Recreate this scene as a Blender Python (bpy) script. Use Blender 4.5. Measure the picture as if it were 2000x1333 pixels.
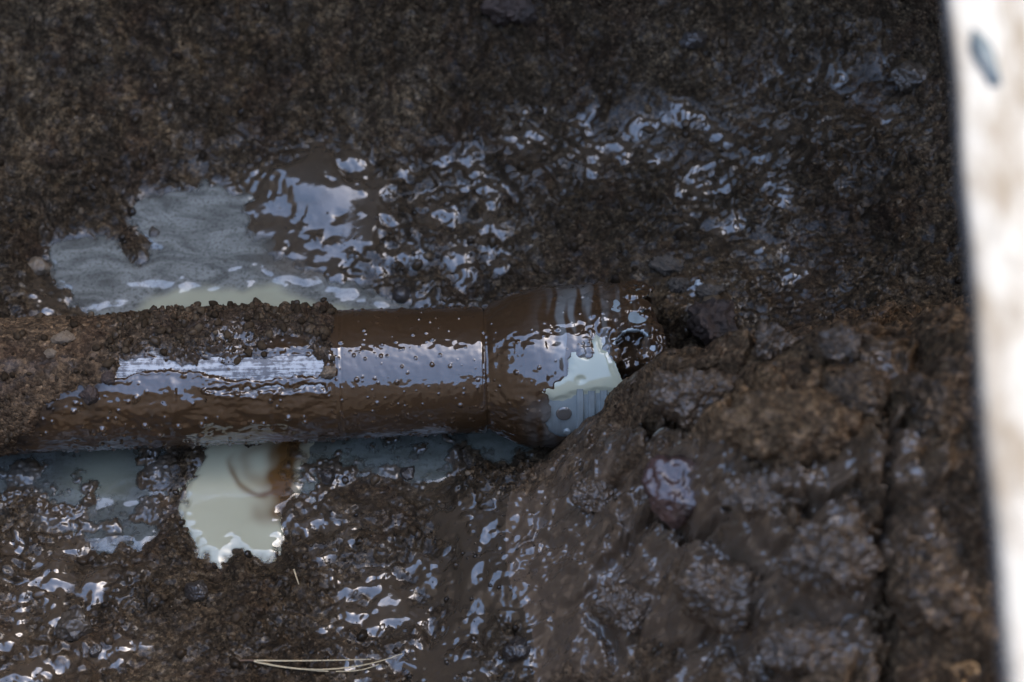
import bpy, math, random
import numpy as np
from mathutils import Vector, noise as mnoise

for o in list(bpy.data.objects):
    bpy.data.objects.remove(o, do_unlink=True)
scene = bpy.context.scene
COL = scene.collection
rad = math.radians

# ------------------------------------------------------------------ camera
LENS = 70.0
EL = rad(60.0)                       # the camera looks down into the pit
AIM = np.array([0.0, 0.0, 0.09])
DIST = 1.72
FWD = np.array([0.0, math.cos(EL), -math.sin(EL)])
UP = np.array([0.0, math.sin(EL), math.cos(EL)])
RIGHT = np.array([1.0, 0.0, 0.0])
CAM = AIM - DIST * FWD
cd = bpy.data.cameras.new("camera")
cam = bpy.data.objects.new("camera", cd)
COL.objects.link(cam)
cam.location = CAM
cam.rotation_euler = (math.pi / 2 - EL, 0, 0)
cd.lens = LENS
cd.sensor_width = 36.0
cd.clip_start = 0.02
cd.clip_end = 500.0
cd.dof.use_dof = True
cd.dof.focus_distance = 1.705
cd.dof.aperture_fstop = 3.1
cd.dof.aperture_blades = 9
scene.camera = cam

# ------------------------------------------------------------------ light
SUN_EL, SUN_AZ = rad(54.0), rad(45.0)      # azimuth from +Y towards +X
world = bpy.data.worlds.new("World")
scene.world = world
world.use_nodes = True
wn = world.node_tree
bg = wn.nodes["Background"]
sky = wn.nodes.new("ShaderNodeTexSky")
sky.sky_type = 'NISHITA'
sky.sun_disc = False
sky.sun_elevation = SUN_EL
sky.sun_rotation = SUN_AZ
sky.air_density = 1.0
sky.dust_density = 1.8
sky.ozone_density = 0.0
wn.links.new(sky.outputs[0], bg.inputs[0])
bg.inputs[1].default_value = 0.15
sd_ = bpy.data.lights.new("sun", 'SUN')
sd_.energy = 2.0
sd_.angle = rad(0.5)
sd_.color = (1.0, 0.95, 0.87)
sun = bpy.data.objects.new("sun", sd_)
COL.objects.link(sun)
sdir = Vector((math.sin(SUN_AZ) * math.cos(SUN_EL), math.cos(SUN_AZ) * math.cos(SUN_EL), math.sin(SUN_EL)))
sun.rotation_euler = sdir.to_track_quat('Z', 'Y').to_euler()
sun.location = sdir * 10
vs = scene.view_settings
vs.view_transform = 'Standard'
vs.look = 'None'
vs.gamma = 1.0
vs.use_curve_mapping = False
vs.exposure = 2.5
scene.cycles.use_denoising = True
scene.cycles.max_bounces = 6
scene.cycles.diffuse_bounces = 3
scene.cycles.glossy_bounces = 3
scene.cycles.sample_clamp_indirect = 6.0
scene.cycles.caustics_reflective = False

# ------------------------------------------------------------------ picture <-> place
K = 36.0 / LENS / 2000.0
def ray(px, py):
    px = np.asarray(px, float); py = np.asarray(py, float)
    X = (px - 1000.0) * K
    Y = (666.5 - py) * K
    return FWD + X[..., None] * RIGHT + Y[..., None] * UP
def at(px, py, z):
    d = ray(px, py)
    t = (np.asarray(z, float) - CAM[2]) / d[..., 2]
    return CAM + d * t[..., None]
def proj(x, y, z):
    vx, vy, vz = x - CAM[0], y - CAM[1], z - CAM[2]
    dep = vx * FWD[0] + vy * FWD[1] + vz * FWD[2]
    return (1000 + vx / dep / K, 666.5 - (vy * UP[1] + vz * UP[2]) / dep / K)

# ------------------------------------------------------------------ noise
def _h(ix, iy, s):
    ix = ix.astype(np.int64); iy = iy.astype(np.int64)
    n = (ix * 374761393 + iy * 668265263 + s * 1442695041) & 0x7fffffff
    n = ((n ^ (n >> 13)) * 1274126177) & 0x7fffffff
    n = ((n ^ (n >> 16)) * 668265263) & 0x7fffffff
    return ((n ^ (n >> 15)) & 0xffffff) / float(0xffffff)
def perlin(x, y, s=0):
    x0 = np.floor(x); y0 = np.floor(y)
    fx = x - x0; fy = y - y0
    u = fx * fx * fx * (fx * (fx * 6 - 15) + 10)
    v = fy * fy * fy * (fy * (fy * 6 - 15) + 10)
    def g(a, b):
        an = _h(x0 + a, y0 + b, s) * 2 * math.pi
        return np.cos(an) * (fx - a) + np.sin(an) * (fy - b)
    n00, n10, n01, n11 = g(0, 0), g(1, 0), g(0, 1), g(1, 1)
    return ((n00 * (1 - u) + n10 * u) * (1 - v) + (n01 * (1 - u) + n11 * u) * v) * 1.5
def fbm(x, y, s=0, o=4, gain=0.5):
    r = 0; a = 1.0
    for i in range(o):
        r = r + a * perlin(x, y, s + 17 * i)
        x = x * 2.03 + 3.1; y = y * 2.03 + 1.7; a *= gain
    return r
def worley(x, y, s=0, want2=False):
    x0 = np.floor(x); y0 = np.floor(y)
    f1 = np.full(x.shape, 9.0); f2 = np.full(x.shape, 9.0); idn = np.zeros(x.shape)
    for a in (-1, 0, 1):
        for b in (-1, 0, 1):
            cx = x0 + a; cy = y0 + b
            d = np.hypot(cx + _h(cx, cy, s) - x, cy + _h(cx, cy, s + 5) - y)
            m = d < f1
            f2 = np.where(m, f1, np.minimum(f2, d))
            idn = np.where(m, _h(cx, cy, s + 9), idn)
            f1 = np.where(m, d, f1)
    return (f1, f2, idn) if want2 else (f1, idn)
def domes(x, y, s, lo=0.25, hi=0.6, keep=1.0):
    """rounded grains: one per cell, each its own size"""
    f, i = worley(x, y, s)
    r = lo + (hi - lo) * ((i * 7.13) % 1.0)
    h = np.sqrt(np.clip(1 - (f / r) ** 2, 0, 1)) * r
    return np.where(i < keep, h, 0.0)
def sstep(a, b, x):
    t = np.clip((x - a) / (b - a), 0, 1)
    return t * t * (3 - 2 * t)
def smax(a, b, k):
    h = np.clip(0.5 + 0.5 * (a - b) / k, 0, 1)
    return b * (1 - h) + a * h + k * h * (1 - h)
def poly_sd(px, py, poly):
    """signed distance to an outline, positive outside"""
    P = np.array(poly, float)
    best = np.full(px.shape, 1e18); ins = np.zeros(px.shape, bool)
    for i in range(len(P)):
        ax, ay = P[i]; bx, by = P[(i + 1) % len(P)]
        ex, ey = bx - ax, by - ay
        t = np.clip(((px - ax) * ex + (py - ay) * ey) / (ex * ex + ey * ey + 1e-12), 0, 1)
        best = np.minimum(best, (px - ax - t * ex) ** 2 + (py - ay - t * ey) ** 2)
        c = (ay > py) != (by > py)
        with np.errstate(divide='ignore', invalid='ignore'):
            ins ^= c & (px < (bx - ax) * (py - ay) / ((by - ay) if by != ay else 1e-12) + ax)
    d = np.sqrt(best)
    return np.where(ins, -d, d)
def ell(px, py, cx, cy, rx, ry, ang=0):
    a = rad(ang)
    dx, dy = px - cx, py - cy
    u = (dx * math.cos(a) + dy * math.sin(a)) / rx
    v = (-dx * math.sin(a) + dy * math.cos(a)) / ry
    return np.exp(-(u * u + v * v) ** 1.5)

# ------------------------------------------------------------------ mesh helpers
def mesh_from(name, V, F, attrs=None, smooth=True):
    """V (n,3), F (m,k) index array, k = 3 or 4"""
    me = bpy.data.meshes.new(name)
    F = np.ascontiguousarray(F, dtype=np.int32)
    m, k = F.shape
    me.vertices.add(len(V))
    me.vertices.foreach_set("co", np.ascontiguousarray(V, dtype=np.float32).ravel())
    me.loops.add(m * k)
    me.loops.foreach_set("vertex_index", F.ravel())
    me.polygons.add(m)
    me.polygons.foreach_set("loop_start", np.arange(0, m * k, k, dtype=np.int32))
    me.polygons.foreach_set("loop_total", np.full(m, k, dtype=np.int32))
    if smooth:
        me.polygons.foreach_set("use_smooth", np.ones(m, dtype=bool))
    for an, av in (attrs or {}).items():
        av = np.asarray(av, dtype=np.float32)
        if av.ndim == 2:
            at_ = me.attributes.new(an, 'FLOAT_VECTOR', 'POINT')
            at_.data.foreach_set("vector", av.ravel())
        else:
            at_ = me.attributes.new(an, 'FLOAT', 'POINT')
            at_.data.foreach_set("value", av.ravel())
    me.update(calc_edges=True)
    me.validate()
    return me
def obj(name, me, mat, parent=None):
    o = bpy.data.objects.new(name, me)
    COL.objects.link(o)
    if mat is not None and not me.materials:
        me.materials.append(mat)
    if parent is not None:
        o.parent = parent
    return o
def tag(o, label=None, cat=None, group=None, kind=None):
    if label: o["label"] = label
    if cat: o["category"] = cat
    if group: o["group"] = group
    if kind: o["kind"] = kind
    return o
def empty(name, loc=(0, 0, 0)):
    o = bpy.data.objects.new(name, None)
    o.empty_display_size = 0.05
    COL.objects.link(o)
    o.location = loc
    return o
def grid_faces(nu, nv, keep=None):
    i, j = np.meshgrid(np.arange(nu - 1), np.arange(nv - 1), indexing='ij')
    a = i * nv + j
    F = np.stack([a, a + nv, a + nv + 1, a + 1], -1)
    F = F[keep] if keep is not None else F.reshape(-1, 4)
    return F
def compact(V, F, attrs):
    used = np.zeros(len(V), bool); used[F.ravel()] = True
    idx = np.cumsum(used) - 1
    return V[used], idx[F], {k: v[used] for k, v in attrs.items()}

# ------------------------------------------------------------------ materials
class NT:
    def __init__(s, name):
        s.m = bpy.data.materials.new(name); s.m.use_nodes = True
        s.t = s.m.node_tree; s.b = s.t.nodes["Principled BSDF"]
    def n(s, typ, **kw):
        nd = s.t.nodes.new(typ)
        for k, v in kw.items():
            if k.startswith("i_"):
                nd.inputs[k[2:].replace("_", " ")].default_value = v
            else:
                setattr(nd, k, v)
        return nd
    def l(s, a, b): s.t.links.new(a, b)
    def attr(s, name):
        return s.n("ShaderNodeAttribute", attribute_name=name)
    def coord(s): return s.n("ShaderNodeTexCoord").outputs["Object"]
    def noise(s, vec, scale, detail=4, rough=0.55, dist=0.0):
        nd = s.n("ShaderNodeTexNoise"); nd.inputs["Scale"].default_value = scale
        nd.inputs["Detail"].default_value = detail; nd.inputs["Roughness"].default_value = rough
        nd.inputs["Distortion"].default_value = dist
        if vec is not None: s.l(vec, nd.inputs["Vector"])
        return nd.outputs["Fac"]
    def ramp(s, fac, stops, interp='LINEAR'):
        r = s.n("ShaderNodeValToRGB"); cr = r.color_ramp; cr.interpolation = interp
        while len(cr.elements) < len(stops): cr.elements.new(0.5)
        for e, (p, c) in zip(cr.elements, stops):
            e.position = p; e.color = (c if len(c) == 4 else (*c, 1.0)) if hasattr(c, '__len__') else (c, c, c, 1.0)
        s.l(fac, r.inputs["Fac"]); return r.outputs["Color"]
    def mix(s, fac, a, b, blend='MIX'):
        m = s.n("ShaderNodeMix", data_type='RGBA', blend_type=blend)
        for sock, v in ((m.inputs[0], fac), (m.inputs[6], a), (m.inputs[7], b)):
            if isinstance(v, (int, float)): sock.default_value = v
            elif isinstance(v, tuple): sock.default_value = (*v, 1.0)
            else: s.l(v, sock)
        return m.outputs[2]
    def math(s, op, a, b=None, clamp=False):
        m = s.n("ShaderNodeMath", operation=op, use_clamp=clamp)
        for i, v in enumerate((a, b)):
            if v is None: continue
            if isinstance(v, (int, float)): m.inputs[i].default_value = v
            else: s.l(v, m.inputs[i])
        return m.outputs[0]
    def lerp(s, f, a, b):
        m = s.n("ShaderNodeMapRange", clamp=True)
        s.l(f, m.inputs[0]); m.inputs[3].default_value = a; m.inputs[4].default_value = b
        return m.outputs[0]
    def bump(s, h, strength, dist, nrm=None):
        b = s.n("ShaderNodeBump")
        if isinstance(strength, (int, float)): b.inputs["Strength"].default_value = strength
        else: s.l(strength, b.inputs["Strength"])
        b.inputs["Distance"].default_value = dist
        s.l(h, b.inputs["Height"])
        if nrm is not None: s.l(nrm, b.inputs["Normal"])
        return b.outputs["Normal"]
    def set(s, **kw):
        for k, v in kw.items():
            sock = s.b.inputs[k.replace("_", " ")]
            if isinstance(v, (int, float)): sock.default_value = v
            elif isinstance(v, tuple): sock.default_value = (*v, 1.0) if len(v) == 3 else v
            else: s.l(v, sock)

def soil_material(name, dark, mid, light, red=(0.05, 0.026, 0.017)):
    """wet earth: 'wet' makes the water film, 'dry' the paler crumbs"""
    t = NT(name); c = t.coord()
    wet = t.attr("wet").outputs["Fac"]; dry = t.attr("dry").outputs["Fac"]
    n1 = t.noise(c, 9, 5, 0.6); n2 = t.noise(c, 120, 5, 0.7); n3 = t.noise(c, 420, 3, 0.6)
    f = t.math('ADD', t.math('MULTIPLY', n1, 0.35), t.math('ADD', t.math('MULTIPLY', n2, 0.45), t.math('MULTIPLY', n3, 0.35)))
    colr = t.ramp(f, [(0.42, dark), (0.60, mid), (0.74, light)])
    colr = t.mix(t.ramp(t.noise(c, 24, 3), [(0.5, 0.0), (0.68, 0.3)]), colr, red)
    vo = t.n("ShaderNodeTexVoronoi"); vo.inputs["Scale"].default_value = 330; t.l(c, vo.inputs["Vector"])
    vo2 = t.n("ShaderNodeTexVoronoi"); vo2.inputs["Scale"].default_value = 130; t.l(c, vo2.inputs["Vector"])
    sp = t.n("ShaderNodeSeparateColor"); t.l(vo.outputs["Color"], sp.inputs[0])
    sp2 = t.n("ShaderNodeSeparateColor"); t.l(vo2.outputs["Color"], sp2.inputs[0])
    gr = t.ramp(t.math('ADD', t.math('MULTIPLY', sp.outputs[0], 0.65), t.math('MULTIPLY', sp2.outputs[1], 0.35)), [(0.2, (0.5, 0.5, 0.5)), (0.6, (1.0, 0.99, 0.97)), (0.85, (1.75, 1.68, 1.55))])
    colr = t.mix(1.0, colr, gr, 'MULTIPLY')
    pale = t.mix(1.0, colr, (2.2, 2.05, 1.8), 'MULTIPLY')
    colr = t.mix(dry, colr, pale)
    film = t.mix(t.noise(c, 40, 3), (mid[0] * 1.1, mid[1] * 1.12, mid[2] * 1.2), (mid[0] * 1.6, mid[1] * 1.64, mid[2] * 1.75))
    wetc = t.math('MULTIPLY', wet, 0.85)
    colr = t.mix(wetc, colr, film)
    milk = t.attr("milk").outputs["Fac"]
    colr = t.mix(milk, colr, (0.16, 0.17, 0.165))
    wr = t.math('ADD', wet, t.math('MULTIPLY', t.math('SUBTRACT', t.noise(c, 70, 3), 0.5), 0.7), True)
    t.set(Base_Color=colr, Roughness=t.lerp(wr, 0.72, 0.16), IOR=1.45)
    t.set(Specular_IOR_Level=0.1)
    t.set(Coat_Weight=t.lerp(wr, 0.0, 1.0), Coat_Roughness=0.075, Coat_IOR=1.9)
    fine = t.math('ADD', t.noise(c, 700, 4, 0.65), t.math('MULTIPLY', t.noise(c, 260, 3), 1.6))
    fine = t.math('ADD', fine, t.math('MULTIPLY', vo.outputs['Distance'], -1.6))
    fine = t.math('ADD', fine, t.math('MULTIPLY', vo2.outputs['Distance'], -1.2))
    nb = t.bump(fine, t.lerp(wr, 0.9, 0.08), 0.0013)
    t.l(nb, t.b.inputs["Normal"])
    cb = t.bump(t.noise(c, 240, 3), t.lerp(wr, 0.7, 0.12), 0.0008)
    t.l(cb, t.b.inputs["Coat Normal"])
    return t.m
M_SOIL = soil_material("wet soil", (0.018, 0.0118, 0.0066), (0.058, 0.0400, 0.0235), (0.17, 0.125, 0.078))
M_BANK = soil_material("brown bank mud", (0.058, 0.037, 0.0215), (0.116, 0.077, 0.046), (0.21, 0.148, 0.094), (0.06, 0.033, 0.022))
M_CRUST = soil_material("pipe crust soil", (0.030, 0.0200, 0.0125), (0.070, 0.048, 0.031), (0.16, 0.115, 0.076))

def crumb_material():
    t = NT("soil crumbs"); c = t.coord()
    tint = t.attr("tint").outputs["Fac"]; wet = t.attr("wet").outputs["Fac"]
    colr = t.ramp(tint, [(0.0, (0.012, 0.009, 0.0065)), (0.5, (0.048, 0.032, 0.018)), (0.8, (0.105, 0.071, 0.041)), (0.94, (0.19, 0.135, 0.082)), (1.0, (0.30, 0.24, 0.17))])
    colr = t.mix(t.noise(c, 500, 3), colr, t.mix(1.0, colr, (0.5, 0.48, 0.46), 'MULTIPLY'))
    t.set(Base_Color=colr, Roughness=t.lerp(wet, 0.85, 0.3), Specular_IOR_Level=0.08, Coat_Weight=wet, Coat_Roughness=0.06, Coat_IOR=1.5)
    t.l(t.bump(t.noise(c, 900, 3), 0.5, 0.0008), t.b.inputs["Normal"])
    return t.m
M_CRUMB = crumb_material()

def mud_material():
    """the smooth brown slurry on the pipe"""
    t = NT("brown slurry"); c = t.coord()
    milk = t.attr("milk").outputs["Fac"]; dirt = t.attr("dry").outputs["Fac"]
    colr = t.mix(t.noise(c, 30, 4), (0.054, 0.0280, 0.0120), (0.074, 0.0405, 0.0185))
    colr = t.mix(t.ramp(t.noise(c, 420, 3), [(0.62, 0.0), (0.75, 0.5)]), colr, (0.09, 0.06, 0.038))
    colr = t.mix(dirt, colr, (0.028, 0.020, 0.014))
    colr = t.mix(milk, colr, (0.19, 0.19, 0.175))
    t.set(Base_Color=colr, Roughness=t.lerp(dirt, 0.35, 0.6), Specular_IOR_Level=0.1, IOR=1.45, Coat_Weight=t.lerp(dirt, 0.9, 0.2), Coat_Roughness=0.03, Coat_IOR=2.0)
    t.l(t.bump(t.noise(c, 330, 3), 0.10, 0.0008), t.b.inputs["Normal"])
    t.l(t.bump(t.noise(c, 160, 2), 0.05, 0.0010), t.b.inputs["Coat Normal"])
    return t.m
M_MUD = mud_material()

def plastic_material(name, a, b, stain, along=True):
    t = NT(name)
    c = t.attr("su").outputs["Vector"]
    mp = t.n("ShaderNodeMapping"); mp.inputs["Scale"].default_value = (0.05, 1.0, 1.0) if along else (0.8, 0.06, 1.0); t.l(c, mp.inputs["Vector"])
    st = t.noise(mp.outputs[0], 300, 7, 0.7, 0.4); st2 = t.noise(mp.outputs[0], 1300, 2, 0.5)
    colr = t.mix(t.noise(c, 60, 3), a, b)
    blot = t.noise(c, 150, 4, 0.6) if along else t.noise(c, 40, 3)
    sm = t.math('ADD', t.math('MULTIPLY', st, 0.7 if along else 0.3), t.math('MULTIPLY', blot, 0.45 if along else 0.5))
    colr = t.mix(t.ramp(sm, [(0.53, 0.0), (0.62, 0.95)] if along else [(0.40, 0.0), (0.55, 0.6)]), colr, stain)
    t.set(Base_Color=colr, Roughness=t.lerp(st, 0.12, 0.32), IOR=1.55, Coat_Weight=0.6, Coat_Roughness=0.08, Coat_IOR=1.6)
    nb = t.bump(t.math('ADD', st, t.math('MULTIPLY', st2, 0.6)), 0.25 if along else 0.08, 0.0005)
    t.l(nb, t.b.inputs["Normal"]); t.l(nb, t.b.inputs["Coat Normal"])
    return t.m
M_BARE = plastic_material("scuffed grey plastic", (0.56, 0.54, 0.50), (0.40, 0.385, 0.36), (0.06, 0.042, 0.03))
M_BLUE = plastic_material("blue grey plastic", (0.36, 0.40, 0.39), (0.25, 0.295, 0.295), (0.12, 0.13, 0.125), False)

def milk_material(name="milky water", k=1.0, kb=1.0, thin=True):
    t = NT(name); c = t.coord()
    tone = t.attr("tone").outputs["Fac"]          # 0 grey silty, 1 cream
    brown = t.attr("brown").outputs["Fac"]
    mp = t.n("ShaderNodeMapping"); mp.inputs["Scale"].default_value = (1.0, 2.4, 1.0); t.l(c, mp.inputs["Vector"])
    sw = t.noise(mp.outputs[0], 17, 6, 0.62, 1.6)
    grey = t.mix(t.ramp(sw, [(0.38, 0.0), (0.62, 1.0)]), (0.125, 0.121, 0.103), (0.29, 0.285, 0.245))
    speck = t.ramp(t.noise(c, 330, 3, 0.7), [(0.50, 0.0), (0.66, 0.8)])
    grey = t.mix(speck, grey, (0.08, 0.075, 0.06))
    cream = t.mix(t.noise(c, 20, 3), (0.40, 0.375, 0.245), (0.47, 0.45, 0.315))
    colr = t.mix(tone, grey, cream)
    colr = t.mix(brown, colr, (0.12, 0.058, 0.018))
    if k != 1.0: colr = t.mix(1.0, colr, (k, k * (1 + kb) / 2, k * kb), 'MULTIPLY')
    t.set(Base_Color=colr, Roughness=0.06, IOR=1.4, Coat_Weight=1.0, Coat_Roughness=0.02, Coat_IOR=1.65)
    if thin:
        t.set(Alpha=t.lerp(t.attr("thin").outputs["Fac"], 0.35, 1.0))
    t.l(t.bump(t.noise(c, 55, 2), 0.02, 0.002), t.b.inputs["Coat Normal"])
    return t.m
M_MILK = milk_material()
M_FILM = milk_material("milky film", 1.2, 1.15, False)  # lighter and bluer than the puddles: sky reflection put into the colour
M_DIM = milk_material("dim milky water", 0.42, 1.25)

def stone_material(name, a, b, wet, fleck=(0.3, 0.27, 0.22)):
    t = NT(name); c = t.coord()
    colr = t.mix(t.ramp(t.noise(c, 70, 5, 0.65), [(0.35, 0.0), (0.65, 1.0)]), a, b)
    colr = t.mix(t.ramp(t.noise(c, 380, 3), [(0.62, 0.0), (0.74, 0.7)]), colr, fleck)
    colr = t.mix(t.ramp(t.noise(c, 45, 3), [(0.48, 0.0), (0.62, 0.75)]), colr, (0.03, 0.022, 0.016))
    t.set(Base_Color=colr, Roughness=0.75 - 0.5 * wet, Coat_Weight=wet, Coat_Roughness=0.06, Coat_IOR=1.55)
    t.l(t.bump(t.noise(c, 260, 5, 0.65), 0.6 - 0.35 * wet, 0.0015), t.b.inputs["Normal"])
    t.l(t.bump(t.noise(c, 150, 4), 0.35, 0.0012), t.b.inputs["Coat Normal"])
    return t.m
M_TAN = stone_material("tan stone", (0.16, 0.105, 0.06), (0.24, 0.18, 0.115), 0.25)
M_CLOD = stone_material("tan clod", (0.17, 0.118, 0.070), (0.25, 0.18, 0.112), 0.0, (0.36, 0.28, 0.19))
M_DARKSTONE = stone_material("dark wet stone", (0.028, 0.021, 0.016), (0.05, 0.038, 0.028), 0.5, (0.10, 0.08, 0.06))
M_BROWNSTONE = stone_material("brown wet stone", (0.05, 0.037, 0.024), (0.085, 0.064, 0.043), 0.45, (0.14, 0.11, 0.08))
M_REDSTONE = stone_material("reddish wet stone", (0.085, 0.043, 0.034), (0.13, 0.075, 0.06), 0.8, (0.2, 0.13, 0.11))
M_GREYSTONE = stone_material("grey brown stone", (0.070, 0.053, 0.037), (0.125, 0.098, 0.070), 0.0, (0.24, 0.2, 0.15))
M_BANKCLOD = stone_material("tan bank clod", (0.06, 0.042, 0.029), (0.11, 0.08, 0.055), 0.0, (0.2, 0.155, 0.11))
M_REDCLOD = stone_material("reddish brown clod", (0.046, 0.028, 0.019), (0.080, 0.051, 0.035), 0.0, (0.10, 0.075, 0.06))
M_WHITE = stone_material("white chip", (0.45, 0.5, 0.52), (0.6, 0.62, 0.62), 0.8, (0.7, 0.7, 0.7))

def board_material():
    t = NT("weathered white board"); c = t.coord()
    mp = t.n("ShaderNodeMapping"); mp.inputs["Scale"].default_value = (1.0, 0.35, 1.0); t.l(c, mp.inputs["Vector"])
    n = t.noise(mp.outputs[0], 42, 7, 0.68); fine = t.noise(mp.outputs[0], 160, 4)
    colr = t.mix(t.ramp(n, [(0.42, 0.0), (0.60, 1.0)]), (0.23, 0.222, 0.205), (0.125, 0.104, 0.079))
    colr = t.mix(t.ramp(fine, [(0.55, 0.0), (0.7, 0.4)]), colr, (0.085, 0.072, 0.056))
    t.set(Base_Color=colr, Roughness=0.8)
    t.l(t.bump(fine, 0.4, 0.002), t.b.inputs["Normal"])
    return t.m
M_BOARD = board_material()
def plain(name, colr, rough, coat=0.0, bs=200, bd=0.0005):
    t = NT(name); c = t.coord()
    cc = t.mix(t.noise(c, bs * 0.5, 4), colr, tuple(v * 0.7 for v in colr))
    t.set(Base_Color=cc, Roughness=rough, Coat_Weight=coat, Coat_Roughness=0.06)
    t.l(t.bump(t.noise(c, bs, 3), 0.4, bd), t.b.inputs["Normal"])
    return t.m
M_BLUEPAINT = plain("blue grey paint", (0.055, 0.075, 0.09), 0.6)
M_NEEDLE = plain("dry pine needle", (0.62, 0.48, 0.27), 0.45, 0.3, 900, 0.0002)
M_SHEATH = plain("needle sheath", (0.13, 0.075, 0.04), 0.7, 0.0, 900, 0.0002)
M_DRYGROUND = plain("dry excavated earth", (0.034, 0.023, 0.015), 0.95, 0.0, 30, 0.01)

# ------------------------------------------------------------------ pipe axis
AX_Z = 0.052
PA = at(0.0, 757.0, AX_Z); PB = at(940.0, 722.0, AX_Z)
AXD = (PB - PA) / np.linalg.norm(PB - PA)
M_PER_PX = np.linalg.norm(PB - PA) / 940.0
def axis_y(px): return 757.0 - 35.0 * px / 940.0
VIEW = CAM - (PA + PB) / 2
VIEW = VIEW - AXD * VIEW.dot(AXD); VIEW /= np.linalg.norm(VIEW)
PUP = np.cross(AXD, VIEW); PUP *= np.sign(PUP[2])
def pipe_point(px, phi, rpx):
    """px along the pipe, phi from the view direction (positive upwards), radius in px"""
    c = PA + AXD * (px * M_PER_PX)[..., None]
    n = np.cos(phi)[..., None] * VIEW + np.sin(phi)[..., None] * PUP
    return c + n * (rpx * M_PER_PX)[..., None]

# ------------------------------------------------------------------ terrain
UPOOL = [(88, 505), (103, 472), (150, 455), (205, 458), (226, 490), (262, 506), (305, 492), (292, 462), (255, 437), (262, 400),
         (300, 374), (370, 367), (402, 350), (440, 362), (482, 372), (505, 405), (545, 440), (580, 480), (640, 515), (690, 548),
         (745, 580), (800, 585), (850, 592), (960, 606), (960, 690), (90, 690), (172, 622), (140, 590), (105, 550)]
FPOOL = [(410, 830), (392, 890), (366, 940), (350, 995), (372, 1040), (398, 1075), (428, 1095), (446, 1058), (472, 1058), (492, 1086),
         (522, 1082), (546, 1042), (562, 1000), (582, 950), (604, 890), (612, 830)]
LPOOL = [(-80, 830), (-80, 985), (0, 985), (60, 950), (86, 1015), (132, 1028), (182, 1066), (222, 1050), (286, 1062), (318, 1000), (326, 930), (344, 830)]
RPOOL = [(600, 830), (586, 955), (604, 1000), (648, 962), (702, 916), (800, 936), (850, 955), (884, 925), (905, 880), (930, 830)]
BPOOL = [(915, 830), (925, 870), (980, 893), (1030, 885), (1045, 830)]
POOLS = [("U", UPOOL, 0.000), ("F", FPOOL, -0.001), ("L", LPOOL, -0.003), ("R", RPOOL, -0.002), ("B", BPOOL, -0.001)]

ctl = [(0, 0, .045), (500, 0, .050), (1000, 0, .060), (1500, 0, .085), (1800, 100, .105), (0, 300, .022), (250, 300, .018), (560, 250, .018), (800, 250, .018),
       (1200, 250, .020), (1600, 300, .065), (1850, 450, .075), (640, 380, .009), (760, 470, .006), (1000, 450, .008), (1000, 330, .011), (1200, 500, .014), (1400, 500, .030), (1700, 570, .045),
       (1000, 560, .006), (50, 560, .012), (40, 620, .010), (1340, 590, .030), (1330, 690, .012), (1450, 640, .028), (1600, 620, .035), (-150, 700, .02),
       (100, 950, -.004), (470, 980, -.006), (250, 1130, .006), (150, 1300, .008), (500, 1150, .014), (700, 1050, .010), (700, 1250, .010), (800, 980, .004), (850, 1250, .010), (-100, 1150, .012),
       (840, 1060, .008), (850, 1150, .010),
       (900, 950, .030), (990, 930, .042), (1070, 890, .046), (915, 1120, .034), (930, 1250, .030), (950, 1340, .035), (1000, 1150, .048), (1050, 1000, .062), (1100, 1250, .058),
       (1160, 890, .085), (1215, 850, .105), (1245, 790, .12), (1200, 1100, .090), (1300, 1000, .140), (1300, 1250, .105), (1295, 730, .135), (1400, 850, .185), (1300, 850, .14), (1480, 705, .150), (1400, 715, .145), (1500, 1000, .195), (1500, 1250, .155),
       (1640, 690, .180), (1700, 850, .220), (1690, 1100, .205), (1740, 1000, .215), (1730, 1250, .185), (1800, 1000, .255), (1800, 1250, .22), (1880, 645, .205), (1850, 850, .265), (1950, 1300, .27), (2100, 900, .33), (2100, 600, .26), (1000, 1450, .04), (1500, 1450, .14),
       (1400, 693, .018), (1480, 684, .022), (1640, 656, .030), (1880, 606, .050)]
ctl = [(a, b, z * (1 + (0.28 if a < 1780 else 0.12) * min(max((a - 1180) / 200, 0), 1)) if z > 0.09 and b > 600 else z) for a, b, z in ctl]
C = np.array([[*at(a, b, z)[:2], z] for a, b, z in ctl])
def trench(x, y):
    """the dug pit outside the picture: walls, rims, unseen heaps of earth added to narrow the sky"""
    w = 0.02 * np.sin(x * 5.1) + 0.015 * np.sin(x * 13 + 1)
    far = np.interp(y + w, [0.30, 0.46, 0.52, 0.585, 0.645, 0.70, 0.76, 0.84, 1.7, 3.0], [0.0, 0.055, 0.22, 0.70, 0.715, 1.60, 2.45, 2.6, 1.6, 0.70])
    near = np.interp(-y + w, [0.33, 0.55, 1.22, 1.38, 1.8, 2.1, 4.0], [0.0, 0.10, 0.69, 0.705, 1.65, 1.75, 0.70])
    right = np.interp(x + 0.02 * np.sin(y * 7), [0.28, 0.62, 0.95, 1.1, 1.45, 1.8, 3.0], [0.0, 0.20, 0.66, 0.70, 1.40, 1.5, 0.70])
    left = np.interp(-x + 0.02 * np.sin(y * 6), [0.7, 1.15, 1.35, 1.5, 1.9, 2.3, 3.5], [0.0, 0.08, 0.66, 0.70, 1.9, 2.0, 0.7])
    z = np.maximum(np.maximum(far, near), np.maximum(right, left))  # far wall and heaps built up out of view to block low sky
    return z
ring = []
for xx in np.linspace(-0.75, 0.75, 13):
    for yy in (-0.62, 0.56): ring.append((xx, yy))
for yy in np.linspace(-0.5, 0.5, 9):
    for xx in (-0.75, 0.72): ring.append((xx, yy))
ring = np.array(ring)
C = np.vstack([C, np.column_stack([ring, trench(ring[:, 0], ring[:, 1])])])
under = np.linspace(-350, 1230, 14)
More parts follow.
